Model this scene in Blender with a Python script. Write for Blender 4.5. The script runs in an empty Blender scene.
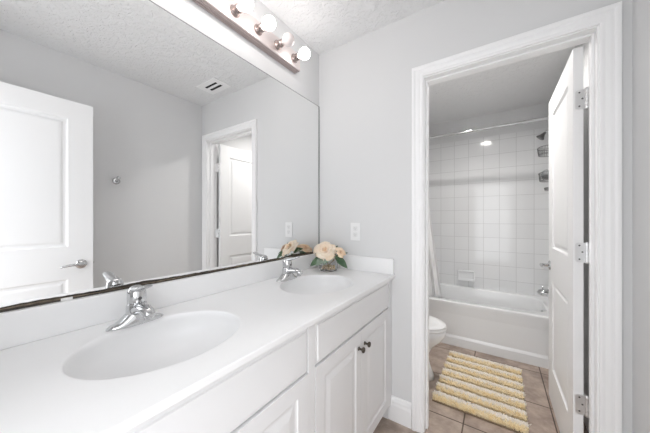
import bpy, bmesh, math, random
from mathutils import Vector, Matrix
random.seed(7)
PI = math.pi
SC = bpy.context.scene
COL = SC.collection

# ------------------------------------------------------------------ camera
cam = bpy.data.cameras.new('camera')
cam.sensor_width = 36.0
cam.lens = 256.6174 / 650 * 36
cam.shift_y = 2.375 / 650
cam.clip_start = 0.02
co = bpy.data.objects.new('camera', cam)
COL.objects.link(co)
co.location = (1.0914, 0.0, 1.2325)
co.rotation_euler = (PI / 2, 0, 0.5921)
SC.camera = co

# ------------------------------------------------------------------ world, light, exposure
w = bpy.data.worlds.new('daylight')
SC.world = w
w.use_nodes = True
w.node_tree.nodes['Background'].inputs[0].default_value = (0.93, 0.96, 1.0, 1)
w.node_tree.nodes['Background'].inputs[1].default_value = 1.0
BULB = 6.2            # emission of each lit globe bulb
DOME = 145.0            # emission of the ceiling dome in the tub room
la = bpy.data.lights.new('added_doorway_fill', 'AREA')  # added unseen fill lamp behind the entry doorway, brightens the vanity room
la.shape = 'RECTANGLE'
la.size = 2.0
la.size_y = 2.2
la.energy = 12
la.color = (0.97, 0.985, 1.0)
lo = bpy.data.objects.new('added_doorway_fill', la)
COL.objects.link(lo)
lo.location = (0.80, -0.80, 1.30)
lo.rotation_euler = (PI / 2, 0, 0)      # faces into the doorway (+y)
SC.view_settings.view_transform = 'Standard'
SC.view_settings.look = 'None'
SC.view_settings.gamma = 1.0
SC.view_settings.use_curve_mapping = False
SC.view_settings.exposure = 1.12
SC.cycles.use_denoising = True
SC.cycles.max_bounces = 14
SC.cycles.diffuse_bounces = 7
SC.cycles.glossy_bounces = 6
SC.cycles.transmission_bounces = 10
SC.cycles.sample_clamp_indirect = 4.0

# ------------------------------------------------------------------ materials
def mat(name, col, rough=0.5, metal=0.0, bump=0.0, bscale=200.0, bdist=0.001, trans=0.0, ior=1.45, emit=0.0,
        coat=0.0, spec=0.5, mix=None, mscale=8.0, sss=0.0):
    m = bpy.data.materials.new(name)
    m.use_nodes = True
    nt = m.node_tree
    b = nt.nodes['Principled BSDF']
    b.inputs['Base Color'].default_value = (*col, 1)
    b.inputs['Roughness'].default_value = rough
    b.inputs['Metallic'].default_value = metal
    b.inputs['Transmission Weight'].default_value = trans
    b.inputs['IOR'].default_value = ior
    b.inputs['Coat Weight'].default_value = coat
    b.inputs['Specular IOR Level'].default_value = spec
    b.inputs['Subsurface Weight'].default_value = sss
    if emit:
        b.inputs['Emission Color'].default_value = (*col, 1)
        b.inputs['Emission Strength'].default_value = emit
    tc = nt.nodes.new('ShaderNodeTexCoord')
    n = nt.nodes.new('ShaderNodeTexNoise')
    n.inputs['Scale'].default_value = bscale
    n.inputs['Detail'].default_value = 4
    nt.links.new(tc.outputs['Object'], n.inputs['Vector'])
    if bump:
        bp = nt.nodes.new('ShaderNodeBump')
        bp.inputs['Strength'].default_value = bump
        bp.inputs['Distance'].default_value = bdist
        nt.links.new(n.outputs['Fac'], bp.inputs['Height'])
        nt.links.new(bp.outputs['Normal'], b.inputs['Normal'])
    if mix:
        n2 = nt.nodes.new('ShaderNodeTexNoise')
        n2.inputs['Scale'].default_value = mscale
        n2.inputs['Detail'].default_value = 6
        nt.links.new(tc.outputs['Object'], n2.inputs['Vector'])
        r = nt.nodes.new('ShaderNodeValToRGB')
        r.color_ramp.elements[0].position = 0.35
        r.color_ramp.elements[0].color = (*col, 1)
        r.color_ramp.elements[1].position = 0.68
        r.color_ramp.elements[1].color = (*mix, 1)
        nt.links.new(n2.outputs['Fac'], r.inputs['Fac'])
        nt.links.new(r.outputs['Color'], b.inputs['Base Color'])
    return m

def tile_mat(name, axes, w_, h_, off, tile, tile2, grout, gsize, rough, mottle=None, bump=0.35):
    """Square tiles: axes names the two object axes that carry the joints, off the place of one joint."""
    m = bpy.data.materials.new(name)
    m.use_nodes = True
    nt = m.node_tree
    L = nt.links.new
    b = nt.nodes['Principled BSDF']
    tc = nt.nodes.new('ShaderNodeTexCoord')
    sp = nt.nodes.new('ShaderNodeSeparateXYZ')
    L(tc.outputs['Object'], sp.inputs[0])
    cb = nt.nodes.new('ShaderNodeCombineXYZ')
    for k, ax in enumerate(axes):
        a = nt.nodes.new('ShaderNodeMath')
        a.operation = 'SUBTRACT'
        a.inputs[1].default_value = off[k] - 40 * (w_, h_)[k]
        L(sp.outputs['XYZ'.index(ax)], a.inputs[0])
        L(a.outputs[0], cb.inputs[k])
    br = nt.nodes.new('ShaderNodeTexBrick')
    br.offset = 0.0
    br.inputs['Scale'].default_value = 1.0
    br.inputs['Brick Width'].default_value = w_
    br.inputs['Row Height'].default_value = h_
    br.inputs['Mortar Size'].default_value = gsize
    br.inputs['Mortar Smooth'].default_value = 0.15
    br.inputs['Color1'].default_value = (*tile, 1)
    br.inputs['Color2'].default_value = (*tile2, 1)
    br.inputs['Mortar'].default_value = (*grout, 1)
    L(cb.outputs[0], br.inputs['Vector'])
    out = br.outputs['Color']
    if mottle:
        n = nt.nodes.new('ShaderNodeTexNoise')
        n.inputs['Scale'].default_value = 9.0
        n.inputs['Detail'].default_value = 8
        n.inputs['Roughness'].default_value = 0.65
        L(tc.outputs['Object'], n.inputs['Vector'])
        r = nt.nodes.new('ShaderNodeValToRGB')
        r.color_ramp.elements[0].position = 0.3
        r.color_ramp.elements[0].color = (*mottle[0], 1)
        r.color_ramp.elements[1].position = 0.7
        r.color_ramp.elements[1].color = (*mottle[1], 1)
        L(n.outputs['Fac'], r.inputs['Fac'])
        mx = nt.nodes.new('ShaderNodeMix')
        mx.data_type = 'RGBA'
        mx.blend_type = 'MULTIPLY'
        mx.inputs['Factor'].default_value = 1.0
        L(out, mx.inputs['A'])
        L(r.outputs['Color'], mx.inputs['B'])
        out = mx.outputs['Result']
    L(out, b.inputs['Base Color'])
    bp = nt.nodes.new('ShaderNodeBump')
    bp.invert = True
    bp.inputs['Strength'].default_value = bump
    bp.inputs['Distance'].default_value = 0.002
    L(br.outputs['Fac'], bp.inputs['Height'])
    L(bp.outputs['Normal'], b.inputs['Normal'])
    b.inputs['Roughness'].default_value = rough
    return m

def ceiling_mat():
    m = mat('textured_ceiling_paint', (0.82, 0.825, 0.83), 0.9)
    nt = m.node_tree
    b = nt.nodes['Principled BSDF']
    tc = nt.nodes.new('ShaderNodeTexCoord')
    n1 = nt.nodes.new('ShaderNodeTexNoise')
    n1.inputs['Scale'].default_value = 30
    n1.inputs['Detail'].default_value = 3
    n1.inputs['Distortion'].default_value = 0.9
    nt.links.new(tc.outputs['Object'], n1.inputs['Vector'])
    r = nt.nodes.new('ShaderNodeValToRGB')
    r.color_ramp.elements[0].position = 0.42
    r.color_ramp.elements[1].position = 0.62
    nt.links.new(n1.outputs['Fac'], r.inputs['Fac'])
    bp = nt.nodes.new('ShaderNodeBump')
    bp.inputs['Strength'].default_value = 0.7
    bp.inputs['Distance'].default_value = 0.005
    nt.links.new(r.outputs['Color'], bp.inputs['Height'])
    nt.links.new(bp.outputs['Normal'], b.inputs['Normal'])
    return m

M = {}
M['wall'] = mat('pale_grey_wall_paint', (0.70, 0.703, 0.706), 0.75, bump=0.12, bscale=160, bdist=0.002)
M['ceil'] = ceiling_mat()
M['trim'] = mat('white_trim_paint', (0.90, 0.902, 0.905), 0.32)
M['door'] = mat('white_door_paint', (0.88, 0.882, 0.885), 0.38)
M['cab'] = mat('white_cabinet_paint', (0.80, 0.80, 0.805), 0.36)
M['counter'] = mat('white_cultured_marble', (0.87, 0.87, 0.872), 0.3, mix=(0.855, 0.856, 0.86), mscale=5)
M['ceramic'] = mat('white_porcelain', (0.85, 0.855, 0.86), 0.12)
M['tub'] = mat('white_tub_enamel', (0.83, 0.835, 0.84), 0.18)
M['plastic'] = mat('white_plastic', (0.84, 0.84, 0.84), 0.35)
M['plastic2'] = mat('soft_white_plastic', (0.78, 0.78, 0.78), 0.35)
M['chrome'] = mat('polished_chrome', (0.64, 0.645, 0.65), 0.06, 1.0)
M['nickel'] = mat('brushed_nickel', (0.55, 0.54, 0.53), 0.3, 1.0)
M['hinge'] = mat('satin_nickel_hinge', (0.80, 0.80, 0.80), 0.28, 1.0)
M['screw'] = mat('dark_screw_head', (0.12, 0.12, 0.12), 0.5, 0.6)
M['knob'] = mat('dark_bronze_knob', (0.10, 0.085, 0.07), 0.35, 0.8)
M['bar'] = mat('rosy_brushed_metal', (0.80, 0.73, 0.715), 0.38, 0.85)
M['bar_edge'] = mat('reddish_brown_ridged_metal', (0.50, 0.42, 0.41), 0.4, 0.6)
M['mirror'] = mat('mirror_glass', (0.92, 0.925, 0.925), 0.0, 1.0)
M['mirror_edge'] = mat('cut_glass_edge', (0.17, 0.175, 0.175), 0.4)
M['worn'] = mat('black_and_brown_worn_silvering', (0.018, 0.015, 0.012), 0.3, mix=(0.07, 0.055, 0.04), mscale=30)
M['worn2'] = mat('brown_rust_streak', (0.25, 0.20, 0.14), 0.4, mix=(0.06, 0.045, 0.03), mscale=40)
M['dark'] = mat('dark_duct', (0.02, 0.02, 0.02), 0.8)
M['bulb_on'] = mat('lit_frosted_bulb', (1.0, 0.955, 0.93), 0.3, emit=BULB)
M['bulb_off'] = mat('unlit_frosted_bulb', (0.84, 0.76, 0.74), 0.2)
M['dome'] = mat('lit_opal_glass', (1.0, 0.97, 0.94), 0.3, emit=DOME)
M['glass'] = mat('clear_glass', (0.98, 0.985, 0.985), 0.0, trans=1.0, ior=1.07)
M['slot'] = mat('grey_slot', (0.40, 0.40, 0.40), 0.6)
M['socket'] = mat('brown_nickel_socket', (0.42, 0.35, 0.33), 0.22, 1.0)
M['pebble'] = mat('amber_glass_pebbles', (0.62, 0.46, 0.28), 0.2, mix=(0.80, 0.70, 0.58), mscale=60)
M['water'] = mat('amber_water', (0.93, 0.86, 0.74), 0.0, trans=1.0, ior=1.2)
M['rose'] = mat('peach_rose_petal', (0.95, 0.74, 0.54), 0.6, mix=(0.97, 0.84, 0.69), mscale=18, sss=0.1)
M['rose2'] = mat('deeper_peach_petal', (0.92, 0.64, 0.42), 0.6, mix=(0.95, 0.77, 0.58), mscale=18, sss=0.1)
M['leaf'] = mat('dark_green_leaf', (0.05, 0.10, 0.05), 0.45, mix=(0.11, 0.19, 0.10), mscale=22)
M['leaf2'] = mat('grey_green_leaf', (0.16, 0.22, 0.16), 0.5, mix=(0.28, 0.34, 0.27), mscale=22)
M['stem'] = mat('brown_green_stem', (0.28, 0.20, 0.09), 0.6)
M['cloth'] = mat('white_curtain_cloth', (0.82, 0.82, 0.82), 0.85, bump=0.2, bscale=500)
M['rug_base'] = mat('tan_rug_backing', (0.24, 0.18, 0.12), 0.95)
M['rug_cream'] = mat('cream_pile', (0.92, 0.87, 0.80), 0.95, mix=(0.83, 0.77, 0.70), mscale=30)
M['rug_yellow'] = mat('yellow_pile', (0.88, 0.72, 0.43), 0.95, mix=(0.90, 0.80, 0.60), mscale=30)
M['grid'] = mat('dark_wire', (0.22, 0.22, 0.22), 0.35, 0.9)
M['floor'] = tile_mat('brown_stone_floor_tile', 'XY', 0.457, 0.457, (0.92, 1.745), (0.52, 0.42, 0.36), (0.58, 0.48, 0.41),
                      (0.10, 0.065, 0.045), 0.004, 0.42, ((0.45, 0.42, 0.40), (1.0, 0.99, 0.98)))
M['tile_x'] = tile_mat('white_wall_tile_back', 'XZ', 0.152, 0.158, (1.26, 0.545), (0.80, 0.805, 0.81), (0.77, 0.775, 0.78), (0.60, 0.60, 0.60), 0.0022, 0.1)
M['tile_y'] = tile_mat('white_wall_tile_side', 'YZ', 0.152, 0.158, (3.49, 0.545), (0.80, 0.805, 0.81), (0.77, 0.775, 0.78), (0.60, 0.60, 0.60), 0.0022, 0.1)

# ------------------------------------------------------------------ mesh helpers
def V(*a): return Vector(a)

class MB:
    def __init__(self): self.bm = bmesh.new()
    def box(self, a, b, bev=0.0, seg=2, rot=None, piv=None):
        t = bmesh.new()
        bmesh.ops.create_cube(t, size=1.0)
        s = [b[i] - a[i] for i in range(3)]
        c = [(b[i] + a[i]) / 2 for i in range(3)]
        for v in t.verts:
            v.co = Vector((v.co.x * s[0] + c[0], v.co.y * s[1] + c[1], v.co.z * s[2] + c[2]))
        if bev:
            bmesh.ops.bevel(t, geom=t.edges[:], offset=bev, segments=seg, profile=0.5, affect='EDGES')
        return self.join(t, rot, piv)
    def join(self, t, rot=None, piv=None):
        mp = {}
        for v in t.verts:
            p = v.co.copy()
            if rot is not None:
                p = rot @ (p - piv) + piv if piv is not None else rot @ p
            mp[v] = self.bm.verts.new(p)
        for f in t.faces:
            try:
                g = self.bm.faces.new([mp[v] for v in f.verts]); g.smooth = f.smooth
            except ValueError: pass
        t.free()
        return self
    def rings(self, rs, closed=True, cap0=True, cap1=True, smooth=True):
        """Loft through a list of rings (lists of points)."""
        vs = [[self.bm.verts.new(p) for p in r] for r in rs]
        n = len(vs[0])
        for a, b in zip(vs, vs[1:]):
            for i in range(n if closed else n - 1):
                j = (i + 1) % n
                f = self.bm.faces.new((a[i], a[j], b[j], b[i])); f.smooth = smooth
        if cap0: self.bm.faces.new(list(reversed(vs[0])))
        if cap1: self.bm.faces.new(vs[-1])
        return vs
    def lathe(self, prof, at=(0, 0, 0), axis=(0, 0, 1), n=28, cap0=True, cap1=True):
        q = Vector((0, 0, 1)).rotation_difference(Vector(axis).normalized())
        o = Vector(at)
        rs = []
        for r, h in prof:
            r = max(r, 1e-5)
            rs.append([o + q @ Vector((r * math.cos(2 * PI * i / n), r * math.sin(2 * PI * i / n), h)) for i in range(n)])
        self.rings(rs, True, cap0, cap1)
        return self
    def tube(self, pts, r, n=10, cap=True):
        pts = [Vector(p) for p in pts]
        rr = r if isinstance(r, (list, tuple)) else [r] * len(pts)
        rs = []
        up = None
        for i, p in enumerate(pts):
            d = (pts[min(i + 1, len(pts) - 1)] - pts[max(i - 1, 0)]).normalized()
            if up is None:
                up = Vector((0, 0, 1)) if abs(d.z) < 0.9 else Vector((1, 0, 0))
            s = d.cross(up).normalized(); up = s.cross(d).normalized()
            e = rr[i] if isinstance(rr[i], (list, tuple)) else (rr[i], rr[i])
            rs.append([p + s * (e[0] * math.cos(2 * PI * k / n)) + up * (e[1] * math.sin(2 * PI * k / n)) for k in range(n)])
        self.rings(rs, True, cap, cap)
        return self
    def sphere(self, c, r, u=24, v=14, sc=(1, 1, 1)):
        t = bmesh.new()
        bmesh.ops.create_uvsphere(t, u_segments=u, v_segments=v, radius=r)
        for x in t.verts:
            x.co = Vector((x.co.x * sc[0] + c[0], x.co.y * sc[1] + c[1], x.co.z * sc[2] + c[2]))
        for f in t.faces: f.smooth = True
        return self.join(t)
    def patch(self, fn, nu, nv, smooth=True, th=0.0):
        P = [[Vector(fn(i / nu, j / nv)) for j in range(nv + 1)] for i in range(nu + 1)]
        g = [[self.bm.verts.new(p) for p in row] for row in P]
        for i in range(nu):
            for j in range(nv):
                f = self.bm.faces.new((g[i][j], g[i + 1][j], g[i + 1][j + 1], g[i][j + 1])); f.smooth = smooth
        return g
    def build(self, name, m, parent=None, at=None, auto=None, recalc=True, weld=0.0):
        if weld: bmesh.ops.remove_doubles(self.bm, verts=self.bm.verts[:], dist=weld)
        if recalc: bmesh.ops.recalc_face_normals(self.bm, faces=self.bm.faces[:])
        me = bpy.data.meshes.new(name)
        self.bm.to_mesh(me); self.bm.free()
        me.materials.append(M[m])
        o = bpy.data.objects.new(name, me)
        COL.objects.link(o)
        if parent is not None: o.parent = parent
        if at: o.location = at
        return o

def tag(o, label, cat, group=None, kind=None):
    o['label'] = label; o['category'] = cat
    if group: o['group'] = group
    if kind: o['kind'] = kind
    return o

def thing(name, label, cat, loc=(0, 0, 0), rz=0.0, group=None, kind=None):
    o = bpy.data.objects.new(name, None)
    o.empty_display_size = 0.05
    COL.objects.link(o)
    o.location = loc; o.rotation_euler = (0, 0, rz)
    return tag(o, label, cat, group, kind)

def copy_tree(o, parent=None):
    c = o.copy(); COL.objects.link(c)
    if parent is not None: c.parent = parent
    for ch in list(o.children): copy_tree(ch, c)
    return c

def solidify(o, t, off=0.0):
    s = o.modifiers.new('thickness', 'SOLIDIFY'); s.thickness = t; s.offset = off
    return o

# ------------------------------------------------------------------ room dimensions
W = 1.541      # right wall
D = 1.545       # wall with the doorway (vanity side)
DB = 1.655      # its other face
YB = 3.50       # far wall behind the tub
YF = -0.25      # wall behind the camera
H = 2.44
T = 0.1
JL, JR, JH = 0.742, 1.441, 2.044      # clear opening of the tub room doorway
EL, ER, EH = 0.535, 1.375, 2.045      # entry doorway

def struct(name, boxes, m, label, cat, bev=0.0):
    b = MB()
    for a, c in boxes: b.box(a, c, bev)
    return tag(b.build(name, m), label, cat, kind='structure')

struct('floor', [((-T, -1.7, -0.08), (W + T, YB + T, 0))], 'floor', 'brown mottled stone tile floor with dark grout joints', 'floor')
struct('ceiling', [((-T, YF - T, H), (W + T, YB + T, H + 0.08))], 'ceil', 'white ceiling with a stippled plaster texture', 'ceiling')
struct('wall_left', [((-T, YF - T, 0), (0, YB + T, H))], 'wall', 'pale grey painted wall behind the large mirror', 'wall')
struct('wall_right', [((W, YF - T, 0), (W + T, YB + T, H))], 'wall', 'pale grey wall at the right, carrying the robe hook', 'wall')
struct('wall_front', [((0, YF - T, 0), (EL - 0.018, YF, H)), ((ER + 0.018, YF - T, 0), (W, YF, H)), ((EL - 0.018, YF - T, EH + 0.018), (ER + 0.018, YF, H))],
       'wall', 'pale grey wall with the entry doorway behind the viewpoint', 'wall')
struct('wall_middle', [((0, D, 0), (JL - 0.017, DB, H)), ((JR + 0.017, D, 0), (W, DB, H)), ((JL - 0.017, D, JH + 0.017), (JR + 0.017, DB, H))],
       'wall', 'pale grey wall between vanity and tub room, pierced by the doorway', 'wall')
struct('wall_back', [((0, YB, 0), (W, YB + T, H))], 'wall', 'painted far wall above the white tub tiles', 'wall')
TT = 2.178
struct('trim_1', [((0.008, YB - 0.008, 0.40), (W - 0.008, YB, TT))], 'tile_x', 'square white glazed tiles on the far wall above the tub', 'tiles')
struct('trim_2', [((0, 2.74, 0.40), (0.008, YB, TT))], 'tile_y', 'white tiled strip on the left end wall of the tub', 'tiles')
struct('trim_3', [((W - 0.008, 2.74, 0.40), (W, YB, TT))], 'tile_y', 'white tiled strip on the right end wall of the tub', 'tiles')

def baseboard(name, p0, p1, nrm, label):
    """profile swept from p0 to p1 along a wall whose room side is nrm"""
    prof = [(0, 0), (0.015, 0), (0.015, 0.095), (0.012, 0.108), (0.0125, 0.118), (0.008, 0.130), (0.006, 0.142), (0, 0.145)]
    b = MB()
    rs = []
    for p in (p0, p1):
        rs.append([(p[0] + nrm[0] * d, p[1] + nrm[1] * d, z) for d, z in prof])
    b.rings(rs, True, True, True, smooth=False)
    return tag(b.build(name, 'trim'), label, 'baseboard', kind='structure')
baseboard('baseboard_middle', (0.532, D), (0.6715, D), (0, -1), 'short white baseboard between vanity cabinet and door casing')
baseboard('baseboard_right', (W, YF + 0.001), (W, D - 0.001), (-1, 0), 'white baseboard along the right wall of the vanity room')
baseboard('baseboard_left', (0, DB + 0.001), (0, 2.769), (1, 0), 'white baseboard behind the toilet')
baseboard('baseboard_far', (W, DB + 0.001), (W, 2.769), (-1, 0), 'white baseboard behind the open paneled door')

CAS = [(0, 0), (0, 0.010), (0.006, 0.0125), (0.016, 0.0115), (0.020, 0.0135), (0.030, 0.0155), (0.041, 0.0145), (0.045, 0.018), (0.050, 0.0195), (0.0595, 0.0195), (0.0615, 0.017), (0.0615, 0)]
def casing(b, xl, xr, zt, y, sgn):
    rs = []
    for (cx_, cz_, dx, dz) in ((xl, 0, -1, 0), (xl, zt, -1, 1), (xr, zt, 1, 1), (xr, 0, 1, 0)):
        rs.append([(cx_ + dx * d, y + sgn * p, cz_ + dz * d) for d, p in CAS])
    b.rings(rs, True, True, True, smooth=False)

# doorway to the tub room: casing on both faces, jambs, stops
t = thing('trim_4', 'white moulded door casing and jambs around the tub room doorway', 'door frame', (JL, D, 0), kind='structure')
t.location = (0, 0, 0)
b = MB(); casing(b, JL - 0.006, JR + 0.006, JH + 0.006, D, -1); b.build('casing', 'trim', t)
b = MB(); casing(b, JL - 0.006, JR + 0.006, JH + 0.006, DB, 1); b.build('casing', 'trim', t)
b = MB()
b.box((JL - 0.017, D, 0), (JL, DB, JH), 0.001); b.box((JR, D, 0), (JR + 0.017, DB, JH), 0.001); b.box((JL - 0.017, D, JH), (JR + 0.017, DB, JH + 0.017), 0.001)
b.build('jamb', 'trim', t)
b = MB()
b.box((JL, D + 0.035, 0), (JL + 0.010, D + 0.072, JH), 0.002); b.box((JR - 0.010, D + 0.035, 0), (JR, D + 0.072, JH), 0.002)
b.box((JL + 0.010, D + 0.035, JH - 0.010), (JR - 0.010, D + 0.072, JH), 0.002)
b.build('door_stop', 'trim', t)
t = thing('trim_5', 'white casing around the entry doorway behind the viewpoint', 'door frame', kind='structure')
b = MB(); casing(b, EL - 0.006, ER + 0.006, EH + 0.006, YF, 1); b.build('casing', 'trim', t)
b = MB()
b.box((EL - 0.018, YF - T, 0), (EL, YF, EH), 0.001); b.box((ER, YF - T, 0), (ER + 0.018, YF, EH), 0.001); b.box((EL - 0.018, YF - T, EH), (ER + 0.018, YF, EH + 0.018), 0.001)
b.build('jamb', 'trim', t)

# ------------------------------------------------------------------ panelled leaves
def panel_leaf(b, w_, h_, th, panels, ring, org, ux, un):
    """Slab w_ x h_ x th with moulded panels on both faces. Local: ux along the width, un the thickness, z up.
    ring: list of (inset, depth) steps towards the middle of each panel."""
    ux = Vector(ux); un = Vector(un); o = Vector(org); uz = Vector((0, 0, 1))
    xs = sorted({0, w_} | {p[0] for p in panels} | {p[2] for p in panels})
    zs = sorted({0, h_} | {p[1] for p in panels} | {p[3] for p in panels})
    pset = {(p[0], p[1], p[2], p[3]) for p in panels}
    P = lambda x, z, n: o + ux * x + uz * z + un * n
    def quad(pts): b.bm.faces.new([b.bm.verts.new(p) for p in pts])
    for face in (0, 1):
        n0 = th * face
        s = 1 if face else -1
        for i in range(len(xs) - 1):
            for j in range(len(zs) - 1):
                x0, x1, z0, z1 = xs[i], xs[i + 1], zs[j], zs[j + 1]
                if any(x0 >= p[0] and x1 <= p[2] and z0 >= p[1] and z1 <= p[3] for p in pset): continue
                quad([P(x0, z0, n0), P(x1, z0, n0), P(x1, z1, n0), P(x0, z1, n0)])
        for p in pset:
            prev = [P(p[0], p[1], n0), P(p[2], p[1], n0), P(p[2], p[3], n0), P(p[0], p[3], n0)]
            for ins, dep in ring:
                n1 = n0 - s * dep
                cur = [P(p[0] + ins, p[1] + ins, n1), P(p[2] - ins, p[1] + ins, n1), P(p[2] - ins, p[3] - ins, n1), P(p[0] + ins, p[3] - ins, n1)]
                for k in range(4):
                    l = (k + 1) % 4
                    quad([prev[k], prev[l], cur[l], cur[k]])
                prev = cur
            quad(prev)
    for (xa, za, xb, zb) in ((0, 0, w_, 0), (w_, 0, w_, h_), (w_, h_, 0, h_), (0, h_, 0, 0)):
        quad([P(xa, za, 0), P(xb, zb, 0), P(xb, zb, th), P(xa, za, th)])

DOOR_RING = [(0.003, 0.006), (0.010, 0.0105), (0.022, 0.0105), (0.034, 0.004), (0.042, 0.003)]
def add_bevel(o, wd=0.0015, seg=2):
    m_ = o.modifiers.new('soft_edge', 'BEVEL'); m_.width = wd; m_.segments = seg; m_.limit_method = 'ANGLE'; m_.angle_limit = 0.9
    return o

def lever(parent, at, nx, dy, m='nickel'):
    """rose, neck and lever; nx = +-1 side it stands out on (x), dy = direction the lever points along y"""
    b = MB()
    x, y, z = at
    b.lathe([(0.0, 0.0), (0.031, 0.0), (0.032, 0.004), (0.029, 0.009), (0.016, 0.012), (0.011, 0.016), (0.0105, 0.048)], at, (nx, 0, 0), 28)
    pts = []
    for k in range(13):
        s = k / 12
        pts.append((x + nx * (0.048 + 0.004 * math.sin(s * PI)), y + dy * (-0.012 + 0.122 * s), z - 0.004 * s + 0.006 * math.sin(s * PI)))
    rr = [(0.0075 + 0.002 * math.sin(PI * k / 12), 0.011 - 0.004 * k / 12) for k in range(13)]
    b.tube(pts, rr, 12)
    return b.build('door_handle', m, parent)

# tub room door, opened square into the tub room
LW = 0.70
d1 = thing('door_1', 'white two panel door hinged on the doorway, opened into the tub room', 'door', kind='structure')
b = MB()
DX0, DX1, DY0 = 1.388, 1.423, 1.663
panel_leaf(b, LW, 2.03, 0.035, [(0.115, 0.235, LW - 0.140, 0.815), (0.115, 1.035, LW - 0.140, 1.905)], DOOR_RING, (DX0, DY0, 0.008), (0, 1, 0), (1, 0, 0))
add_bevel(b.build('leaf', 'door', d1, weld=0.0004))
lever(d1, (DX0, DY0 + LW - 0.066, 0.918), -1, -1, 'chrome')
lever(d1, (DX1, DY0 + LW - 0.066, 0.918), 1, -1, 'chrome')
for hz in (1.79, 1.075, 0.365):
    b = MB()
    # leaf let into the edge of the door, rounded corners
    pts = []
    x0, x1, z0, z1, r = DX0 + 0.006, DX1 + 0.006, hz - 0.046, hz + 0.046, 0.013
    for cx_, cz_, a0 in ((x0 + r, z1 - r, 90), (x0 + r, z0 + r, 180)):
        for k in range(7):
            a = math.radians(a0 + 15 * k); pts.append((cx_ + r * math.cos(a), cz_ + r * math.sin(a)))
    pts += [(x1, z0), (x1, z1)]
    b.rings([[(p[0], DY0 - 0.0025, p[1]) for p in pts], [(p[0], DY0 + 0.001, p[1]) for p in pts]], smooth=False)
    b.box((JR - 0.0025, DB - 0.034, z0), (JR + 0.001, DB + 0.002, z1), 0.0006)
    for k in range(5):
        za = z0 + (z1 - z0) * k / 5
        b.lathe([(0.0, 0.0004), (0.0062, 0.0004), (0.0066, 0.0015), (0.0066, 0.0165), (0.0062, 0.0178), (0, 0.0178)], (DX1 + 0.0105, DY0 - 0.0055, za), n=14)
    b.lathe([(0, -0.004), (0.004, -0.003), (0.005, 0), (0.005, 0.094), (0.004, 0.097), (0, 0.098)], (DX1 + 0.0105, DY0 - 0.0055, z0), n=12)
    h = b.build('hinge', 'hinge', d1)
    b = MB()
    for sx, sz in ((0.011, 0.033), (0.021, 0.003), (0.011, -0.031)):
        b.lathe([(0.0035, 0), (0.0035, 0.0012), (0.002, 0.0016)], (x0 + sx + 0.004, DY0 - 0.0025, hz + sz), (0, -1, 0), 12)
    b.build('screw', 'screw', h)

# entry door, seen in the mirror, opened into the vanity room
d2 = thing('door_2', 'white two panel entry door with lever handle, seen in the mirror', 'door', kind='structure')
b = MB()
EX0, EY0, EW = 1.330, -0.212, 0.813
panel_leaf(b, EW, 2.03, 0.035, [(0.13, 0.235, EW - 0.13, 0.815), (0.13, 1.035, EW - 0.13, 1.905)], DOOR_RING, (EX0, EY0, 0.008), (0, 1, 0), (1, 0, 0))
add_bevel(b.build('leaf', 'door', d2, weld=0.0004))
lever(d2, (EX0, EY0 + EW - 0.065, 0.918), -1, -1, 'chrome')
lever(d2, (EX0 + 0.035, EY0 + EW - 0.065, 0.918), 1, -1)
b = MB(); b.box((EX0 + 0.006, EY0 + EW - 0.001, 0.888), (EX0 + 0.029, EY0 + EW + 0.0012, 0.948), 0.0008)
b.lathe([(0.008, 0), (0.008, 0.006), (0.006, 0.010), (0, 0.010)], (EX0 + 0.0175, EY0 + EW, 0.918), (0, 1, 0), 14)
b.build('latch', 'nickel', d2)
for hz in (1.79, 1.075, 0.365):
    b = MB()
    b.box((EX0 + 0.004, EY0 - 0.003, hz - 0.046), (EX0 + 0.041, EY0 + 0.001, hz + 0.046), 0.0008)
    b.lathe([(0.0, 0), (0.0066, 0), (0.0066, 0.092), (0, 0.092)], (EX0 + 0.043, EY0 - 0.004, hz - 0.046), n=14)
    b.build('hinge', 'hinge', d2)

# ------------------------------------------------------------------ vanity cabinet
VY0, VY1 = YF + 0.002, D - 0.002
vc = thing('vanity_cabinet', 'long white vanity cabinet with raised panel doors and dark knobs', 'cabinet', (0.27, 0.65, 0))
vc.location = (0, 0, 0)
b = MB()
b.box((0.002, VY0, 0.0), (0.53, VY0 + 0.016, 0.8695)); b.box((0.002, VY1 - 0.016, 0.0), (0.53, VY1, 0.8695))
b.box((0.002, 0.716, 0.09), (0.53, 0.732, 0.8695))
b.box((0.002, VY0, 0.09), (0.53, VY1, 0.106)); b.box((0.002, VY0, 0.09), (0.010, VY1, 0.70))
b.build('carcass', 'cab', vc)
b = MB()
fx0, fx1 = 0.505, 0.521
for ya, yb in ((VY0, -0.047), (0.7045, 0.7435), (1.4968, VY1)):
    b.box((fx0, ya, 0.09), (0.5485, yb, 0.8695), 0.0008)
for za, zb in ((0.09, 0.125), (0.650, 0.688), (0.800, 0.842)):
    b.box((fx0, VY0, za), (fx1 - 0.0003, VY1, zb), 0.0008)
b.build('face_frame', 'cab', vc)
b = MB(); b.box((0.455, VY0 + 0.016, 0.0), (0.468, VY1 - 0.016, 0.09)); b.build('toe_kick', 'cab', vc)

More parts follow.
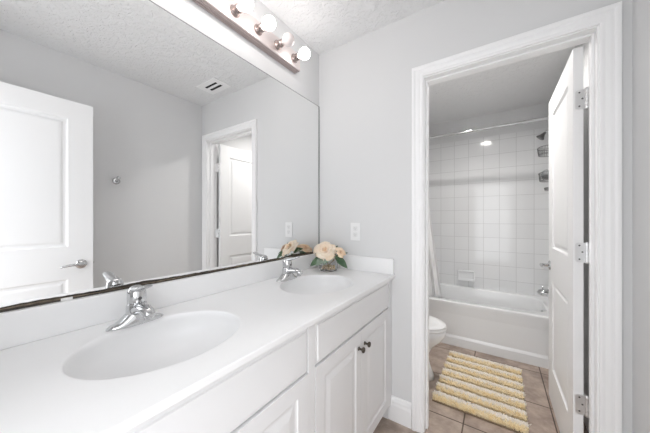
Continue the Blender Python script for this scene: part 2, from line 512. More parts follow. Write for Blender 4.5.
CAB_RING = [(0.003, 0.0035), (0.010, 0.0055), (0.016, 0.0055), (0.040, 0.001), (0.044, 0.0006)]
FX, FT = 0.532, 0.018
def cab_door(y0, y1, z0, z1, knob_y):
    b = MB()
    panel_leaf(b, y1 - y0, z1 - z0, FT, [(0.055, 0.055, y1 - y0 - 0.055, z1 - z0 - 0.055)], CAB_RING, (FX, y0, z0), (0, 1, 0), (1, 0, 0))
    o = add_bevel(b.build('door', 'cab', vc, weld=0.0003), 0.003, 3)
    b = MB()
    b.lathe([(0, 0), (0.009, 0), (0.009, 0.002), (0.0055, 0.004), (0.005, 0.014), (0.008, 0.018), (0.0125, 0.021), (0.0135, 0.025), (0.0118, 0.029), (0.007, 0.0315), (0, 0.032)],
            (FX + FT, knob_y, z1 - 0.075), (1, 0, 0), 22)
    k = b.build('knob', 'knob', o); k['label'] = 'small dark bronze knob'
def drawer_front(y0, y1, z0, z1):
    b = MB()
    pr = [(0, 0.0), (0, 0.011), (0.003, 0.014), (0.012, 0.0145), (0.015, 0.018)]
    rs = [[(FX + p, y0 + i, z0 + i), (FX + p, y1 - i, z0 + i), (FX + p, y1 - i, z1 - i), (FX + p, y0 + i, z1 - i)] for i, p in pr]
    b.rings([[Vector(p) for p in r] for r in rs], smooth=False)
    b.build('drawer_front', 'cab', vc)
for ya, yb in ((-0.044, 0.703), (0.747, 1.494)):
    ym = (ya + yb) / 2
    drawer_front(ya, yb, 0.703, 0.859)
    cab_door(ya, ym - 0.0015, 0.112, 0.698, ym - 0.032)
    cab_door(ym + 0.0015, yb, 0.112, 0.698, ym + 0.032)

# ------------------------------------------------------------------ vanity top with two moulded basins
CZ, CX, CT = 0.89, 0.5695, 0.020
BAS = [(0.287, 0.366), (0.293, 1.115)]
BX, BY = 0.178, 0.214
NSEG = 96
vt = thing('double_sink_countertop', 'glossy white double sink countertop with backsplash and moulded oval basins', 'countertop', (0, 0, 0))
def region(b, c, x0, x1, y0, y1, z, grow=0.0):
    angs = [2 * PI * i / NSEG for i in range(NSEG)] + [math.atan2(yy - c[1], xx - c[0]) % (2 * PI) for xx in (x0, x1) for yy in (y0, y1)]
    angs = sorted(set(angs))
    el = []; rc = []
    for a in angs:
        ca, sa = math.cos(a), math.sin(a)
        k = 1 / math.sqrt((ca / (BX + grow)) ** 2 + (sa / (BY + grow)) ** 2)
        el.append(Vector((c[0] + ca * k, c[1] + sa * k, z)))
        k = min([((x1 - c[0]) / ca) if ca > 1e-9 else 1e9, ((x0 - c[0]) / ca) if ca < -1e-9 else 1e9,
                 ((y1 - c[1]) / sa) if sa > 1e-9 else 1e9, ((y0 - c[1]) / sa) if sa < -1e-9 else 1e9])
        rc.append(Vector((c[0] + ca * k, c[1] + sa * k, z)))
    b.rings([rc, el], True, False, False, smooth=False)
b = MB()
ymid = 0.741
for (c, ya, yb) in ((BAS[0], VY0, ymid), (BAS[1], ymid, VY1)):
    region(b, c, 0.001, CX - 0.006, ya, yb, CZ, 0.006)
    region(b, c, 0.001, CX - 0.002, ya, yb, CZ - CT, 0.008)
# rounded front edge and plain ends
pr = [(CX - 0.006, CZ), (CX - 0.0025, CZ), (CX - 0.0007, CZ - 0.0008), (CX, CZ - 0.0026), (CX, CZ - CT + 0.002), (CX - 0.002, CZ - CT)]
b.rings([[(x, VY0, z) for x, z in pr], [(x, VY1, z) for x, z in pr]], False, False, False, smooth=False)
for yy in (VY0, VY1):
    vs = [b.bm.verts.new(p) for p in [(x, yy, z) for x, z in pr] + [(0.001, yy, CZ - CT), (0.001, yy, CZ)]]
    b.bm.faces.new(vs)
b.build('slab', 'counter', vt, weld=0.0002)
b = MB(); b.box((0.001, VY0, CZ), (0.020, VY1, 0.985), 0.003); b.build('backsplash', 'counter', vt)
b = MB(); b.box((0.020, VY1 - 0.019, CZ), (CX - 0.004, VY1, 0.988), 0.003); b.build('side_splash', 'counter', vt)
for c in BAS:
    b = MB()
    prof = [(0.006, 0.0), (0.0022, -0.0006), (0.0002, -0.0026), (-0.0008, -0.006), (-0.003, -0.012)]
    rs = []
    for g, dz in prof:
        rs.append([(c[0] + (BX + g) * math.cos(2 * PI * i / NSEG), c[1] + (BY + g) * math.sin(2 * PI * i / NSEG), CZ + dz) for i in range(NSEG)])
    for k in range(1, 19):
        s = k / 18
        q = (1 - s ** 2.3) ** (1 / 2.0) if s < 1 else 0
        q = 0.13 + 0.87 * q
        zz = CZ - 0.012 - 0.116 * (1 - (1 - s) ** 1.0) ** 0.92
        rs.append([(c[0] - 0.02 * s + (BX - 0.003) * q * math.cos(2 * PI * i / NSEG), c[1] + (BY - 0.003) * q * math.sin(2 * PI * i / NSEG), zz) for i in range(NSEG)])
    b.rings(rs, True, False, True)
    bo = b.build('basin', 'counter', vt)
    b = MB(); b.lathe([(0, 0.004), (0.014, 0.004), (0.019, 0.003), (0.022, 0.0005), (0.022, -0.001)], (c[0] - 0.02, c[1], CZ - 0.128), n=24, cap0=True)
    b.build('drain', 'chrome', bo)

# ------------------------------------------------------------------ faucets
def make_faucet(label):
    t = thing('faucet', label, 'faucet', group='chrome faucets of the double vanity')
    # deck plate sweeping up into the body
    b = MB()
    rs = []
    n = 33
    for i in range(n):
        y = -0.081 + 0.162 * i / (n - 1)
        s = abs(y) / 0.081
        hw = 0.031 * math.sqrt(max(0.02, 1 - s ** 3.2)) * (0.82 + 0.18 * (1 - s))
        hh = 0.012 * (1 - s ** 6) + 0.058 * max(0, 1 - s / 0.72) ** 1.5 + 0.002
        ring = []
        for k in range(15):
            a = PI * k / 14
            ring.append((hw * math.copysign(abs(math.cos(a)) ** 0.7, math.cos(a)), y, hh * math.sin(a) ** 0.75 if 0 < k < 14 else 0.0))
        rs.append(ring)
    b.rings(rs, True, True, True)
    b.build('base_plate', 'chrome', t)
    b = MB()
    b.lathe([(0.0, 0.02), (0.0315, 0.02), (0.0295, 0.045), (0.0280, 0.062), (0.0265, 0.066), (0.0, 0.067)], (0, 0, 0), n=30)
    b.build('body', 'chrome', t)
    b = MB()
    pts = [(0.004, 0, 0.040), (0.025, 0, 0.050), (0.045, 0, 0.055), (0.066, 0, 0.056), (0.084, 0, 0.053), (0.096, 0, 0.046), (0.100, 0, 0.038)]
    b.tube(pts, [(0.026, 0.022), (0.024, 0.018), (0.0215, 0.015), (0.0195, 0.0135), (0.018, 0.013), (0.0165, 0.012), (0.012, 0.009)], 18)
    b.lathe([(0.0, 0), (0.0110, 0), (0.0115, 0.012), (0, 0.014)], (0.088, 0, 0.030), n=18)
    b.build('spout', 'chrome', t)
    b = MB()
    b.lathe([(0, 0.066), (0.0235, 0.066), (0.0262, 0.071), (0.0268, 0.085), (0.0262, 0.100), (0.0235, 0.112), (0.017, 0.119), (0.008, 0.1225), (0, 0.123)], (0, 0, 0), n=30)
    pts = [(-0.012, 0, 0.103), (0.012, 0, 0.112), (0.034, 0, 0.118), (0.056, 0, 0.123), (0.074, 0, 0.129), (0.084, 0, 0.133)]
    b.tube(pts, [(0.020, 0.013), (0.022, 0.012), (0.0185, 0.0085), (0.017, 0.0065), (0.0175, 0.006), (0.011, 0.004)], 18)
    h = b.build('handle', 'chrome', t)
    b = MB()
    b.lathe([(0, 0), (0.0055, 0), (0.0055, 0.0012), (0.004, 0.002), (0, 0.002)], (0.0262, 0, 0.084), (1, 0, 0), 14)
    b.build('index_button', 'screw', h)
    b = MB()
    b.lathe([(0, 0), (0.0045, 0), (0.0045, 0.014), (0.003, 0.017), (0, 0.017)], (-0.0285, 0, 0.030), (0, 0, 1), 10)
    b.build('lift_rod', 'chrome', t)
    return t
f1 = make_faucet('chrome single lever faucet behind the nearer, left basin')
f1.location = (0.100, 0.357, CZ + 0.0003)
f2 = copy_tree(f1)
f2['label'] = 'chrome single lever faucet behind the far basin, left of the flowers'
f2.location = (0.100, 1.090, CZ + 0.0003)

# ------------------------------------------------------------------ mirror
mr = thing('mirror', 'wide frameless wall mirror above the vanity with worn black bottom edge', 'mirror')
MY0, MY1, MZ0, MZ1 = YF + 0.004, D - 0.006, 0.9855, 2.055
b = MB(); b.box((0.0, MY0, MZ0), (0.003, MY1, MZ1)); b.build('mirror_glass', 'mirror', mr)
b = MB()
b.box((0.0, MY1 - 0.005, MZ0), (0.0036, MY1 + 0.0055, MZ1)); b.box((0.0, MY0, MZ1), (0.0036, MY1 + 0.0055, MZ1 + 0.003))
b.build('glass_edge', 'mirror_edge', mr)
b = MB()
N = 260
rnd = random.Random(3)
hh = 0.0125
hi_ = []
for i in range(N + 1):
    y = MY0 + (MY1 - MY0) * i / N
    hh += rnd.uniform(-0.0008, 0.0008) + (0.0125 - hh) * 0.10
    bl = 0.0
    if 1.16 < y < 1.46: bl = 0.007 * math.sin((y - 1.16) / 0.30 * PI) + rnd.uniform(-0.0008, 0.0008)
    if 0.33 < y < 0.47: bl = 0.005 * math.sin((y - 0.33) / 0.14 * PI)
    hi_.append((y, MZ0 + max(0.006, hh + bl)))
b.rings([[(0.0031, y, MZ0), (0.0036, y, MZ0), (0.0036, y, z), (0.0031, y, z)] for y, z in hi_], True, True, True, smooth=False)
wo = b.build('worn_edge', 'worn', mr); wo['label'] = 'black flaking silvering along the bottom edge'
b = MB(); rs = []
for i in range(N + 1):
    y, z = hi_[i]
    wv = max(0.0006, 0.0013 + 0.0012 * math.sin(i * 0.13) + rnd.uniform(-0.0004, 0.0004))
    zc = MZ0 + (z - MZ0) * (0.52 + 0.14 * math.sin(i * 0.05))
    rs.append([(0.00362, y, zc - wv), (0.0040, y, zc - wv), (0.0040, y, zc + wv), (0.00362, y, zc + wv)])
b.rings(rs, True, True, True, smooth=False)
ru = b.build('rust_streak', 'worn2', wo); ru['label'] = 'brown streak in the black edge'
b = MB(); b.box((0.0041, 0.196, MZ0 - 0.0003), (0.0075, 0.222, MZ0 + 0.008), 0.001); b.build('mirror_clip', 'plastic', mr)

# ------------------------------------------------------------------ vanity light bar
LB0, LB1, LZ = 0.105, 1.272, 2.226
vl = thing('vanity_light_bar', 'long rosy metal light bar with globe bulbs on the wall above the mirror', 'light fixture')
b = MB()
b.box((0.0, LB0, LZ - 0.050), (0.046, LB1, LZ + 0.050), 0.003)
b.build('back_plate', 'bar', vl)
b = MB()
for dz in (-1, 1):
    for k, (x0, x1) in enumerate(((0.001, 0.012), (0.015, 0.026), (0.029, 0.040))):
        za, zb = sorted((LZ + dz * 0.050, LZ + dz * (0.054 - 0.001 * k)))
        b.box((x0, LB0 + 0.002, za), (x1, LB1 - 0.002, zb), 0.001)
e = b.build('ridged_edge', 'bar_edge', vl); e['label'] = 'reddish brown ridged edges of the bar'
NB = 8
bys = [1.212 - 0.1445 * k for k in range(NB)]
for k, y in enumerate(bys):
    b = MB()
    b.lathe([(0, 0), (0.026, 0), (0.0265, 0.003), (0.022, 0.007), (0.0195, 0.016), (0.0195, 0.039), (0.0165, 0.041), (0, 0.041)], (0.046, y, LZ), (1, 0, 0), 24)
    s = b.build('socket', 'socket', vl); s['label'] = 'brownish metal bulb socket'
    b = MB()
    b.lathe([(0, 0.0), (0.0130, 0.0), (0.0135, 0.004), (0.016, 0.010), (0.023, 0.017), (0.029, 0.025), (0.0325, 0.035), (0.0335, 0.043), (0.032, 0.053), (0.027, 0.063), (0.019, 0.0705), (0.009, 0.0748), (0, 0.0758)],
            (0.086, y, LZ), (1, 0, 0), 28)
    if k == 1:
        o = b.build('bulb', 'bulb_off', vl); o['label'] = 'unlit pinkish globe bulb'
    else:
        o = b.build('bulb', 'bulb_on', vl); o['label'] = 'lit white globe bulb'

# ------------------------------------------------------------------ outlet
t = thing('wall_outlet', 'white outlet plate on the grey wall above the flowers, beside the mirror', 'outlet', (0.300, D, 1.147))
b = MB(); b.box((-0.036, -0.006, -0.059), (0.036, 0, 0.059), 0.003, 3); b.build('cover_plate', 'plastic', t)
for s in (-1, 1):
    b = MB(); b.box((-0.0165, -0.0078, s * 0.0205 - 0.0155), (0.0165, -0.004, s * 0.0205 + 0.0155), 0.0035, 3)
    r = b.build('receptacle', 'plastic2', t)
    b = MB()
    b.box((-0.0075, -0.0082, s * 0.0205 - 0.001), (-0.0055, -0.0072, s * 0.0205 + 0.008)); b.box((0.0055, -0.0082, s * 0.0205 - 0.001), (0.0075, -0.0072, s * 0.0205 + 0.007))
    b.lathe([(0.0028, 0), (0.0028, 0.001), (0, 0.001)], (0, -0.0072, s * 0.0205 - 0.007), (0, -1, 0), 10)
    b.build('slot', 'slot', r)
b = MB(); b.lathe([(0.003, 0), (0.003, 0.0012), (0, 0.0018)], (0, -0.006, 0), (0, -1, 0), 12); b.build('screw', 'plastic2', t)

# ------------------------------------------------------------------ robe hook on the right wall (seen in the mirror)
t = thing('robe_hook', 'small chrome robe hook on the right wall, seen in the mirror', 'hook', (W, 0.800, 1.547))
b = MB(); b.lathe([(0, 0), (0.028, 0), (0.028, 0.004), (0.024, 0.009), (0.010, 0.012), (0, 0.012)], (0, 0, 0), (-1, 0, 0), 24); b.build('backplate', 'chrome', t)
b = MB()
b.tube([(-0.010, 0, 0.0), (-0.028, 0, 0.0), (-0.042, 0, 0.006), (-0.050, 0, 0.018)], [0.008, 0.007, 0.007, 0.008], 12)
b.sphere((-0.051, 0, 0.021), 0.0145, 16, 10)
b.tube([(-0.012, 0, -0.002), (-0.024, 0, -0.012), (-0.034, 0, -0.016), (-0.041, 0, -0.011)], [0.007, 0.006, 0.006, 0.007], 12)
b.build('prong', 'chrome', t)

# ------------------------------------------------------------------ ceiling vent (seen in the mirror)
t = thing('ceiling_vent', 'white slatted air vent in the ceiling, seen in the mirror', 'vent', (1.06, 1.372, H))
b = MB()
for (a, c) in (((-0.14, -0.085, -0.006), (-0.085, 0.085, 0)), ((0.085, -0.085, -0.006), (0.14, 0.085, 0)), ((-0.085, -0.085, -0.006), (0.085, -0.06, 0)), ((-0.085, 0.06, -0.006), (0.085, 0.085, 0))):
    b.box(a, c, 0.0015)
b.build('frame', 'trim', t)
b = MB(); b.box((-0.086, -0.061, -0.0015), (0.086, 0.061, -0.0005)); b.build('duct_opening', 'dark', t)
for k, y in enumerate((-0.050, -0.002, 0.048)):
    b = MB(); b.box((-0.0855, y - 0.0125, -0.006), (0.0855, y + 0.0125, -0.0035), 0.0008); b.build('slat', 'trim', t)

# ------------------------------------------------------------------ flowers in a glass vase
fl = thing('flower_arrangement', 'peach roses with green leaves in a small clear glass vase', 'flowers', (0.160, 1.425, CZ + 0.0003))
b = MB()
b.lathe([(0, 0.0), (0.050, 0.0), (0.057, 0.004), (0.0605, 0.015), (0.061, 0.045), (0.058, 0.075), (0.0585, 0.082), (0.0555, 0.082), (0.055, 0.075), (0.058, 0.045), (0.0575, 0.016), (0.053, 0.009), (0.04, 0.0075), (0, 0.0075)], n=36)
b.build('vase', 'glass', fl)
b = MB()
for i in range(46):
    a = i * 2.39996; r = 0.044 * math.sqrt((i % 23 + 0.5) / 23)
    b.sphere((r * math.cos(a), r * math.sin(a), 0.0155 + (0.012 if i > 22 else 0)), 0.0070, 10, 7, (1, 1, 0.8))
pb = b.build('pebbles', 'pebble', fl); pb['kind'] = 'stuff'; pb['label'] = 'amber pebbles in the vase'

def petal(b, c, R, ang, r0, tilt, wd, ln, curl, axis):
    q = Vector((0, 0, 1)).rotation_difference(Vector(axis).normalized())
    ca, sa = math.cos(ang), math.sin(ang)
    def fn(u, v):
        s = (u - 0.5) * 2
        prof = math.sin(PI * (0.16 + 0.84 * v) * 0.62) ** 0.8
        wide = wd * prof * s
        el = tilt * (0.25 + 0.75 * v)
        # arc outwards with v; lean outwards near the lip
        rr = r0 + ln * (math.sin(el) * v) + curl * v ** 5 * ln - 0.0 * s
        zz = ln * v * math.cos(el * 0.9) - curl * 0.9 * v ** 6 * ln - 0.10 * ln * s * s * v
        # wrap round the axis
        th = wide / max(rr + 0.010, 0.014)
        th = max(-1.7, min(1.7, th))
        p = Vector((rr * math.cos(th), rr * math.sin(th), zz))
        return Vector(c) + q @ Vector((p.x * ca - p.y * sa, p.x * sa + p.y * ca, p.z))
    b.patch(fn, 8, 8)

def make_rose(c, R, axis, m, seed):
    rd = random.Random(seed)
    b = MB()
    n = 19
    for i in range(n):
        s = i / (n - 1)
        petal(b, c, R, i * 2.39996 + rd.uniform(-0.2, 0.2), R * (0.05 + 0.30 * s), 0.10 + 1.08 * s ** 1.3, R * (0.42 + 0.60 * s), R * (0.92 + 0.10 * s), 0.06 + 0.26 * s, axis)
    o = b.build('rose', m, fl, recalc=False)
    solidify(o, 0.0008)
    b = MB()
    ax = Vector(axis).normalized()
    b.tube([Vector(c) - ax * 0.002, Vector(c) - ax * 0.035, (c[0] * 0.45, c[1] * 0.45, 0.07), (c[0] * -0.3, c[1] * -0.3, 0.014)], 0.0024, 8)
    b.build('stem', 'stem', fl)
    return o
ROSES = [((-0.010, -0.020, 0.125), 0.052, (0.30, -0.72, 0.75), 'rose', 1), ((0.084, 0.010, 0.122), 0.026, (0.75, -0.35, 0.65), 'rose2', 2),
         ((-0.078, 0.046, 0.116), 0.040, (-0.45, -0.10, 0.85), 'rose2', 3)]
lab = ['largest, pale peach rose facing the room', 'small deeper peach rosebud at the right', 'deeper peach rose turned to the mirror']
for r, l in zip(ROSES, lab):
    o = make_rose(*r); o['label'] = l

def leaf(base, tip, wd, m, bend=0.012, nrm=(0, 0, 1)):
    A, B = Vector(base), Vector(tip)
    d = (B - A); nn = Vector(nrm)
    s = d.cross(nn).normalized(); nn = s.cross(d).normalized()
    b = MB()
    def fn(u, v):
        t_ = (u - 0.5) * 2
        wv = wd * math.sin(PI * min(1, v * 0.97 + 0.03)) ** 0.8 * (1.15 - 0.35 * v)
        return A + d * v + s * (t_ * wv) + nn * (bend * math.sin(PI * v) + 0.18 * wd * abs(t_) ** 1.5)
    b.patch(fn, 6, 10)
    o = b.build('leaf', m, fl, recalc=False)
    return solidify(o, 0.0007)
leaf((-0.02, -0.03, 0.094), (-0.092, -0.075, 0.030), 0.022, 'leaf', nrm=(0.3, -1, 0.4))
leaf((0.0, -0.04, 0.098), (-0.030, -0.100, 0.040), 0.024, 'leaf2', nrm=(0.4, -1, 0.3))
leaf((0.03, -0.03, 0.094), (0.018, -0.092, 0.050), 0.016, 'leaf2', nrm=(0.5, -1, 0.3))
leaf((0.06, 0.0, 0.096), (0.150, -0.010, 0.030), 0.023, 'leaf', nrm=(0.5, -1, 0.5))
leaf((0.05, 0.0, 0.098), (0.105, -0.040, 0.082), 0.016, 'leaf', nrm=(0.3, -0.6, 1))
leaf((0.03, 0.02, 0.100), (0.060, 0.020, 0.168), 0.016, 'leaf', nrm=(0.3, -1, 0.2))
leaf((-0.04, 0.0, 0.100), (-0.100, -0.030, 0.115), 0.018, 'leaf2', nrm=(0.2, -0.8, 0.7))
leaf((-0.05, 0.02, 0.096), (-0.110, 0.020, 0.080), 0.020, 'leaf', nrm=(-0.8, -0.3, 0.6))
leaf((-0.03, 0.04, 0.098), (-0.095, 0.080, 0.070), 0.020, 'leaf', nrm=(-0.8, 0.3, 0.6))
leaf((-0.02, -0.01, 0.100), (-0.105, -0.005, 0.130), 0.020, 'leaf', nrm=(-0.9, -0.3, 0.5))
leaf((0.01, 0.05, 0.098), (0.040, 0.068, 0.095), 0.016, 'leaf', nrm=(0.2, 0.3, 1))
leaf((0.05, 0.02, 0.100), (0.125, 0.045, 0.120), 0.015, 'leaf2', nrm=(0.3, -0.8, 0.7))

# ------------------------------------------------------------------ tub
TY0, TY1, TZ = 2.77, YB - 0.0085, 0.424
tb = thing('bathtub', 'white alcove bathtub with plain apron under the tiled wall', 'bathtub')
TX0, TX1 = 0.0085, W - 0.0085
tc_ = ((TX0 + TX1) / 2, (TY0 + TY1) / 2 + 0.005)
NS = 96
def sring(rx, ry, z, ex=4.5, dx=0.0):
    out = []
    for i in range(NS):
        a = 2 * PI * i / NS
        ca, sa = math.cos(a), math.sin(a)
        out.append(Vector((tc_[0] + dx + rx * math.copysign(abs(ca) ** (2 / ex), ca), tc_[1] + ry * math.copysign(abs(sa) ** (2 / ex), sa), z)))
    return out
b = MB()
inner = [sring(0.694, 0.292, TZ, 5), sring(0.688, 0.286, TZ - 0.004, 5), sring(0.683, 0.281, TZ - 0.015, 5), sring(0.665, 0.268, TZ - 0.12, 4.6, 0.01),
         sring(0.635, 0.250, TZ - 0.24, 4.2, 0.015), sring(0.61, 0.232, TZ - 0.30, 4, 0.02), sring(0.56, 0.20, TZ - 0.325, 3.6, 0.02), sring(0.3, 0.1, TZ - 0.332, 3, 0.03)]
outer = []
for p in inner[0]:
    d = p - Vector((tc_[0], tc_[1], TZ))
    k = min((TX1 - tc_[0]) / abs(d.x) if abs(d.x) > 1e-6 else 1e9, ((TY1 if d.y > 0 else TY0 + 0.012) - tc_[1]) / d.y if abs(d.y) > 1e-6 else 1e9,
            (tc_[0] - TX0) / abs(d.x) if abs(d.x) > 1e-6 else 1e9)
    outer.append(Vector((tc_[0], tc_[1], TZ)) + d * k)
b.rings([outer] + inner, True, False, True)
b.build('basin', 'tub', tb)
b = MB()
pr = [(TY0 + 0.013, TZ), (TY0 + 0.005, TZ - 0.002), (TY0, TZ - 0.010), (TY0 + 0.001, TZ - 0.030), (TY0 + 0.004, TZ - 0.060), (TY0 + 0.009, TZ - 0.120), (TY0 + 0.012, 0.10), (TY0 + 0.006, 0.085), (TY0 + 0.002, 0.075), (TY0, 0.0),
      (TY0 + 0.03, 0.0), (TY0 + 0.03, TZ - 0.004)]
b.rings([[(TX0, y, z) for y, z in pr], [(TX1, y, z) for y, z in pr]], True, True, True, smooth=False)
b.build('apron', 'tub', tb)
b = MB(); b.lathe([(0, 0), (0.030, 0), (0.030, 0.004), (0.024, 0.008), (0, 0.009)], (TX1 - 0.094, 3.14, 0.345), (-1, 0, 0.12), 24); b.build('overflow_plate', 'chrome', tb)

# tub spout, valve, shower head, caddy on the right end wall
XT = W - 0.008
t = thing('tub_spout', 'chrome tub spout on the tiled wall above the tub rim', 'faucet', (XT, 3.15, 0.545))
b = MB()
b.lathe([(0, 0), (0.042, 0), (0.042, 0.004), (0.034, 0.010), (0, 0.011)], (0, 0, 0), (-1, 0, 0), 24)
b.tube([(-0.006, 0, 0), (-0.04, 0, 0.002), (-0.08, 0, 0.001), (-0.105, 0, -0.006), (-0.118, 0, -0.022)], [0.030, 0.031, 0.030, 0.028, 0.022], 18)
b.build('spout', 'chrome', t)
b = MB(); b.lathe([(0, 0), (0.005, 0), (0.005, 0.010), (0.008, 0.013), (0.007, 0.02), (0, 0.021)], (-0.090, 0, 0.026), n=12); b.build('diverter_knob', 'chrome', t)
t = thing('shower_valve', 'chrome shower valve with round plate above the tub spout', 'faucet', (XT, 3.15, 0.86))
b = MB(); b.lathe([(0, 0), (0.07, 0), (0.07, 0.003), (0.055, 0.012), (0.022, 0.016), (0.02, 0.022), (0, 0.022)], (0, 0, 0), (-1, 0, 0), 32); b.build('plate', 'chrome', t)
b = MB(); b.lathe([(0, 0.02), (0.020, 0.02), (0.022, 0.026), (0.019, 0.034), (0, 0.036)], (0, 0, 0), (-1, 0, 0), 22)
b.tube([(-0.028, 0, 0.0), (-0.032, 0, -0.03), (-0.035, 0, -0.06)], [0.008, 0.0065, 0.006], 10); b.build('handle', 'chrome', t)

t = thing('overhead_shower', 'dark chrome shower head on a bent arm high on the tiled wall', 'shower head', (XT, 3.15, 2.06))
b = MB(); b.lathe([(0, 0), (0.028, 0), (0.028, 0.003), (0.012, 0.010), (0, 0.010)], (0, 0, 0), (-1, 0, 0), 20)
b.tube([(-0.004, 0, 0), (-0.03, 0, 0.004), (-0.055, 0, -0.004), (-0.075, 0, -0.02)], 0.0085, 12); b.build('arm', 'chrome', t)
b = MB()
dv = Vector((-0.62, 0, -0.78))
b.lathe([(0, 0), (0.011, 0), (0.013, 0.008), (0.012, 0.014), (0.018, 0.026), (0.030, 0.046), (0.034, 0.050), (0.034, 0.058), (0.030, 0.060), (0, 0.060)], (-0.074, 0, -0.019), dv, 24)
hd = b.build('head', 'grid', t)
b = MB()
q = Vector((0, 0, 1)).rotation_difference(dv.normalized())
for k in range(16):
    a = 2 * PI * k / 8; r = 0.010 if k < 8 else 0.021
    b.lathe([(0.0018, 0.0595), (0.0018, 0.0625), (0.001, 0.063)], Vector((-0.074, 0, -0.019)) + q @ Vector((r * math.cos(a), r * math.sin(a), 0)), dv, 6)
b.build('nozzle', 'chrome', hd)

t = thing('shower_caddy', 'wire shower caddy with three baskets hanging below the shower head', 'caddy', (XT, 3.15, 0))
b = MB()
b.tube([(-0.018, -0.012, 1.30), (-0.018, -0.045, 1.34), (-0.022, -0.045, 1.93), (-0.022, -0.024, 2.045), (-0.022, -0.013, 2.072), (-0.022, 0.0, 2.0785), (-0.022, 0.013, 2.072), (-0.022, 0.024, 2.045), (-0.022, 0.045, 1.93), (-0.018, 0.045, 1.34), (-0.018, 0.012, 1.30), (-0.018, -0.012, 1.30)], 0.003, 8)
b.build('frame', 'grid', t)
def basket(z, h_, dx, hy, nx, ny):
    b = MB()
    def loop(zz, g=1.0):
        pts = []
        for k in range(25):
            a = PI * k / 24
            pts.append((-0.018 - dx * g * math.sin(a) ** 0.6, -hy * g * math.cos(a), zz))
        return pts
    for zz, g, r in ((z + h_, 1.0, 0.0026), (z, 0.93, 0.0022), (z + h_ * 0.5, 0.97, 0.0016)):
        p = loop(zz, g); b.tube(p + [p[0]], r, 6)
    top, bot = loop(z + h_), loop(z, 0.93)
    for k in range(0, 25, 1): b.tube([top[k], bot[k]], 0.0014, 5)
    for k in range(1, 12): b.tube([bot[k], bot[24 - k]], 0.0014, 5)
    return b.build('basket', 'grid', t)
basket(1.835, 0.062, 0.110, 0.115, 1, 1)
basket(1.590, 0.070, 0.100, 0.115, 1, 1)
basket(1.500, 0.022, 0.060, 0.070, 1, 1)
# bath sponge in the middle basket
b = MB()
tt = bmesh.new(); bmesh.ops.create_icosphere(tt, subdivisions=4, radius=1.0)
rd = random.Random(5)
from mathutils import noise
for v in tt.verts:
    n_ = v.co.normalized(); k = 1 + 0.13 * noise.noise(n_ * 7) + 0.08 * noise.noise(n_ * 17)
    v.co = Vector((n_.x * 0.032 * k, n_.y * 0.055 * k, n_.z * 0.046 * k))
for f in tt.faces: f.smooth = True
b.join(tt)
M['sponge'] = mat('grey_mesh_sponge', (0.36, 0.37, 0.38), 0.9, bump=0.8, bscale=120, bdist=0.004)
sp = b.build('bath_sponge', 'sponge', None, at=(XT - 0.066, 3.15, 1.5945 + 0.046 * 1.14))
tag(sp, 'grey bath sponge lying in the middle caddy basket', 'sponge')

# soap dish on the far tiles
t = thing('soap_dish', 'white ceramic soap dish set in the tiles above the tub', 'soap dish', (0.780, YB - 0.0085, 0.557))
b = MB()
b.box((-0.092, -0.026, -0.060), (-0.076, 0, 0.060), 0.006, 3); b.box((0.076, -0.026, -0.060), (0.092, 0, 0.060), 0.006, 3)
b.box((-0.092, -0.026, 0.044), (0.092, 0, 0.060), 0.006, 3); b.box((-0.092, -0.026, -0.060), (0.092, 0, -0.042), 0.006, 3)
b.box((-0.080, -0.003, -0.046), (0.080, 0, 0.048))
b.build('frame', 'ceramic', t)
b = MB()
b.box((-0.086, -0.062, -0.055), (0.086, -0.006, -0.043), 0.005, 3); b.box((-0.086, -0.066, -0.055), (0.086, -0.056, -0.026), 0.0045, 3)
b.build('tray', 'ceramic', t)

# ------------------------------------------------------------------ curtain and rod
RZ, RY = 2.078, 2.83
t = thing('curtain_rod', 'slim chrome shower curtain rod spanning above the tub', 'rod', (0, RY, RZ))
b = MB(); b.tube([(0.012, 0, 0), (W - 0.012, 0, 0)], 0.0125, 16); b.build('tube', 'chrome', t)
for x, s in ((0.008, 1), (W - 0.008, -1)):
    b = MB(); b.lathe([(0, 0), (0.026, 0), (0.026, 0.006), (0.017, 0.014), (0.0145, 0.018), (0, 0.018)], (x, 0, 0), (s, 0, 0), 20); b.build('flange', 'chrome', t)
t = thing('shower_curtain', 'white shower curtain bunched at the left end of the tub', 'curtain', (0, RY, 0))
b = MB()
def cf(u, v):
    z = 2.04 - 1.68 * v
    xr = 0.40 + 0.215 * v
    xl = 0.045 + 0.125 * v
    x = xl + (xr - xl) * u
    amp = 0.016 + 0.004 * v
    y = 0.008 + 0.095 * v ** 0.6 + amp * math.sin(u * 2 * PI * 6.5 + 0.6 * v)
    return (x, y, z)
b.patch(cf, 130, 24)
c_ = b.build('cloth', 'cloth', t, recalc=False); solidify(c_, 0.0015)
for k in range(7):
    b = MB()
    x = 0.055 + 0.33 * k / 6
    b.tube([(x, 0.0155 * math.sin(a), RZ - 0.0045 + 0.021 * math.cos(a)) for a in [2 * PI * i / 20 for i in range(21)]], 0.0018, 6)
    b.build('curtain_ring', 'chrome', t)

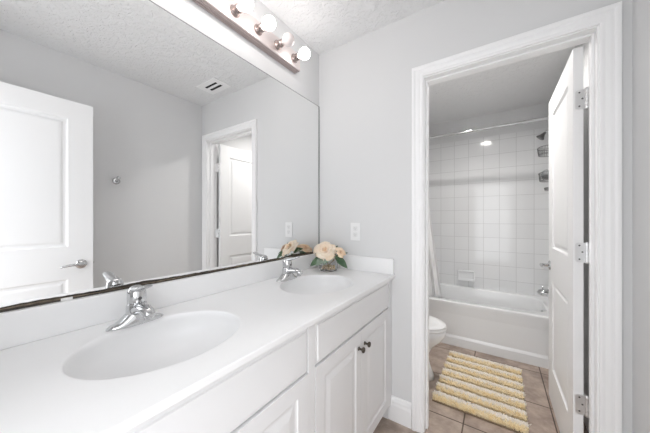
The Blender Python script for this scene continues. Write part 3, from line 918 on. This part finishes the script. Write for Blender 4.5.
# ------------------------------------------------------------------ toilet
t = thing('toilet', 'white toilet beside the tub, mostly hidden behind the door casing', 'toilet', (0.0, 2.105, 0.0))
TLX = -0.028
def ering(cx_, rx, ry, z, egg=0.0, n=48):
    out = []
    for i in range(n):
        a = 2 * PI * i / n
        ca, sa = math.cos(a), math.sin(a)
        out.append((cx_ + TLX + rx * ca, ry * sa * (1 - egg * ca), z))
    return out
b = MB()
b.rings([ering(0.45, 0.265, 0.115, 0.0), ering(0.45, 0.262, 0.113, 0.03), ering(0.45, 0.235, 0.097, 0.10), ering(0.455, 0.215, 0.097, 0.18), ering(0.485, 0.225, 0.130, 0.25, 0.06), ering(0.515, 0.255, 0.165, 0.31, 0.1),
         ering(0.528, 0.266, 0.180, 0.35, 0.12), ering(0.53, 0.268, 0.182, 0.385, 0.12), ering(0.53, 0.262, 0.176, 0.393, 0.12)])
b.box((0.03, -0.16, 0.30), (0.33, 0.16, 0.385), 0.02, 3)
b.build('bowl', 'ceramic', t)
b = MB(); b.rings([ering(0.535, 0.262, 0.184, 0.394, 0.1), ering(0.535, 0.266, 0.188, 0.399, 0.1), ering(0.535, 0.266, 0.188, 0.408, 0.1), ering(0.535, 0.260, 0.182, 0.413, 0.1)]); b.build('seat', 'plastic', t)
b = MB(); b.rings([ering(0.535, 0.258, 0.181, 0.4135, 0.1), ering(0.535, 0.264, 0.187, 0.418, 0.1), ering(0.535, 0.262, 0.185, 0.428, 0.1), ering(0.535, 0.20, 0.14, 0.434, 0.1), ering(0.535, 0.06, 0.05, 0.436, 0.1)]); b.build('lid', 'plastic', t)
b = MB(); b.box((0.016, -0.215, 0.386), (0.205, 0.215, 0.735), 0.022, 4); b.build('tank', 'ceramic', t)
b = MB(); b.box((0.012, -0.225, 0.7355), (0.216, 0.225, 0.770), 0.010, 3); b.build('tank_lid', 'ceramic', t)
b = MB(); b.lathe([(0, 0), (0.012, 0), (0.012, 0.006), (0, 0.01)], (0.205, -0.15, 0.68), (1, 0, 0), 14); b.tube([(0.213, -0.15, 0.68), (0.222, -0.12, 0.676), (0.224, -0.085, 0.672)], [0.005, 0.005, 0.006], 10); b.build('flush_handle', 'chrome', t)
for s in (-1, 1):
    b = MB(); b.sphere((0.40, s * 0.098, 0.018), 0.013, 14, 8); b.build('bolt_cap', 'plastic', t)

# ------------------------------------------------------------------ ceiling light of the tub room
t = thing('ceiling_light', 'round recessed ceiling light in the tub room, beyond the doorway head', 'ceiling light', (0.95, 2.25, H))
b = MB(); b.lathe([(0.076, -0.0005), (0.098, -0.0005), (0.096, -0.006), (0.086, -0.030), (0.078, -0.030), (0.0765, -0.026), (0.076, -0.0005)], n=40, cap0=False, cap1=False); b.build('trim_ring', 'trim', t)
b = MB(); b.lathe([(0.0765, -0.0006), (0.0765, -0.003), (0, -0.003)], n=40, cap0=True); b.build('lens', 'dome', t)

# ------------------------------------------------------------------ bath rug
rg = thing('bath_rug', 'fluffy cream and yellow striped bath rug on the floor before the tub', 'rug', (0.985, 2.225, 0.0), -0.012)
RWX, RLY = 0.515, 0.765
b = MB(); b.box((-RWX / 2, -RLY / 2, 0.0), (RWX / 2, RLY / 2, 0.009), 0.003); b.build('backing', 'rug_base', rg)
NR = 7
rd = random.Random(11)
def pile(y0, y1, hmax, m, cnt, crest):
    b = MB()
    for i in range(cnt):
        v = rd.random()
        y = y0 + (y1 - y0) * v
        x = rd.uniform(-RWX / 2 + 0.004, RWX / 2 - 0.004)
        e = math.sin(PI * (0.18 + 0.64 * v)) if crest is None else crest(v)
        h_ = hmax * e * rd.uniform(0.75, 1.15)
        lx, ly = rd.gauss(0, 0.006), rd.gauss(-0.004, 0.006)
        r = rd.uniform(0.0024, 0.0040)
        a0 = rd.uniform(0, 2)
        base = [(x + r * math.cos(a0 + 2 * PI * k / 4), y + r * math.sin(a0 + 2 * PI * k / 4), 0.008) for k in range(4)]
        mid = [(x + lx * 0.5 + r * 1.15 * math.cos(a0 + 2 * PI * k / 4), y + ly * 0.5 + r * 1.15 * math.sin(a0 + 2 * PI * k / 4), 0.008 + h_ * 0.62) for k in range(4)]
        topp = [(x + lx + r * 0.4 * math.cos(a0 + 2 * PI * k / 4), y + ly + r * 0.4 * math.sin(a0 + 2 * PI * k / 4), 0.008 + h_) for k in range(4)]
        b.rings([base, mid, topp], True, False, True)
    o = b.build('pile_row', m, rg, recalc=False)
    o['label'] = 'yellow tufted stripe' if m == 'rug_yellow' else 'cream tufted stripe'
pitch = RLY / NR
for k in range(NR):
    ya = -RLY / 2 + pitch * k + 0.002
    pile(ya + 0.006, ya + pitch * 0.32, 0.036, 'rug_yellow', 1000, lambda v: 0.60 + 0.40 * v)
    pile(ya + pitch * 0.28, ya + pitch * 0.74, 0.038, 'rug_cream', 1700, lambda v: 1.0 - 0.45 * v ** 2)
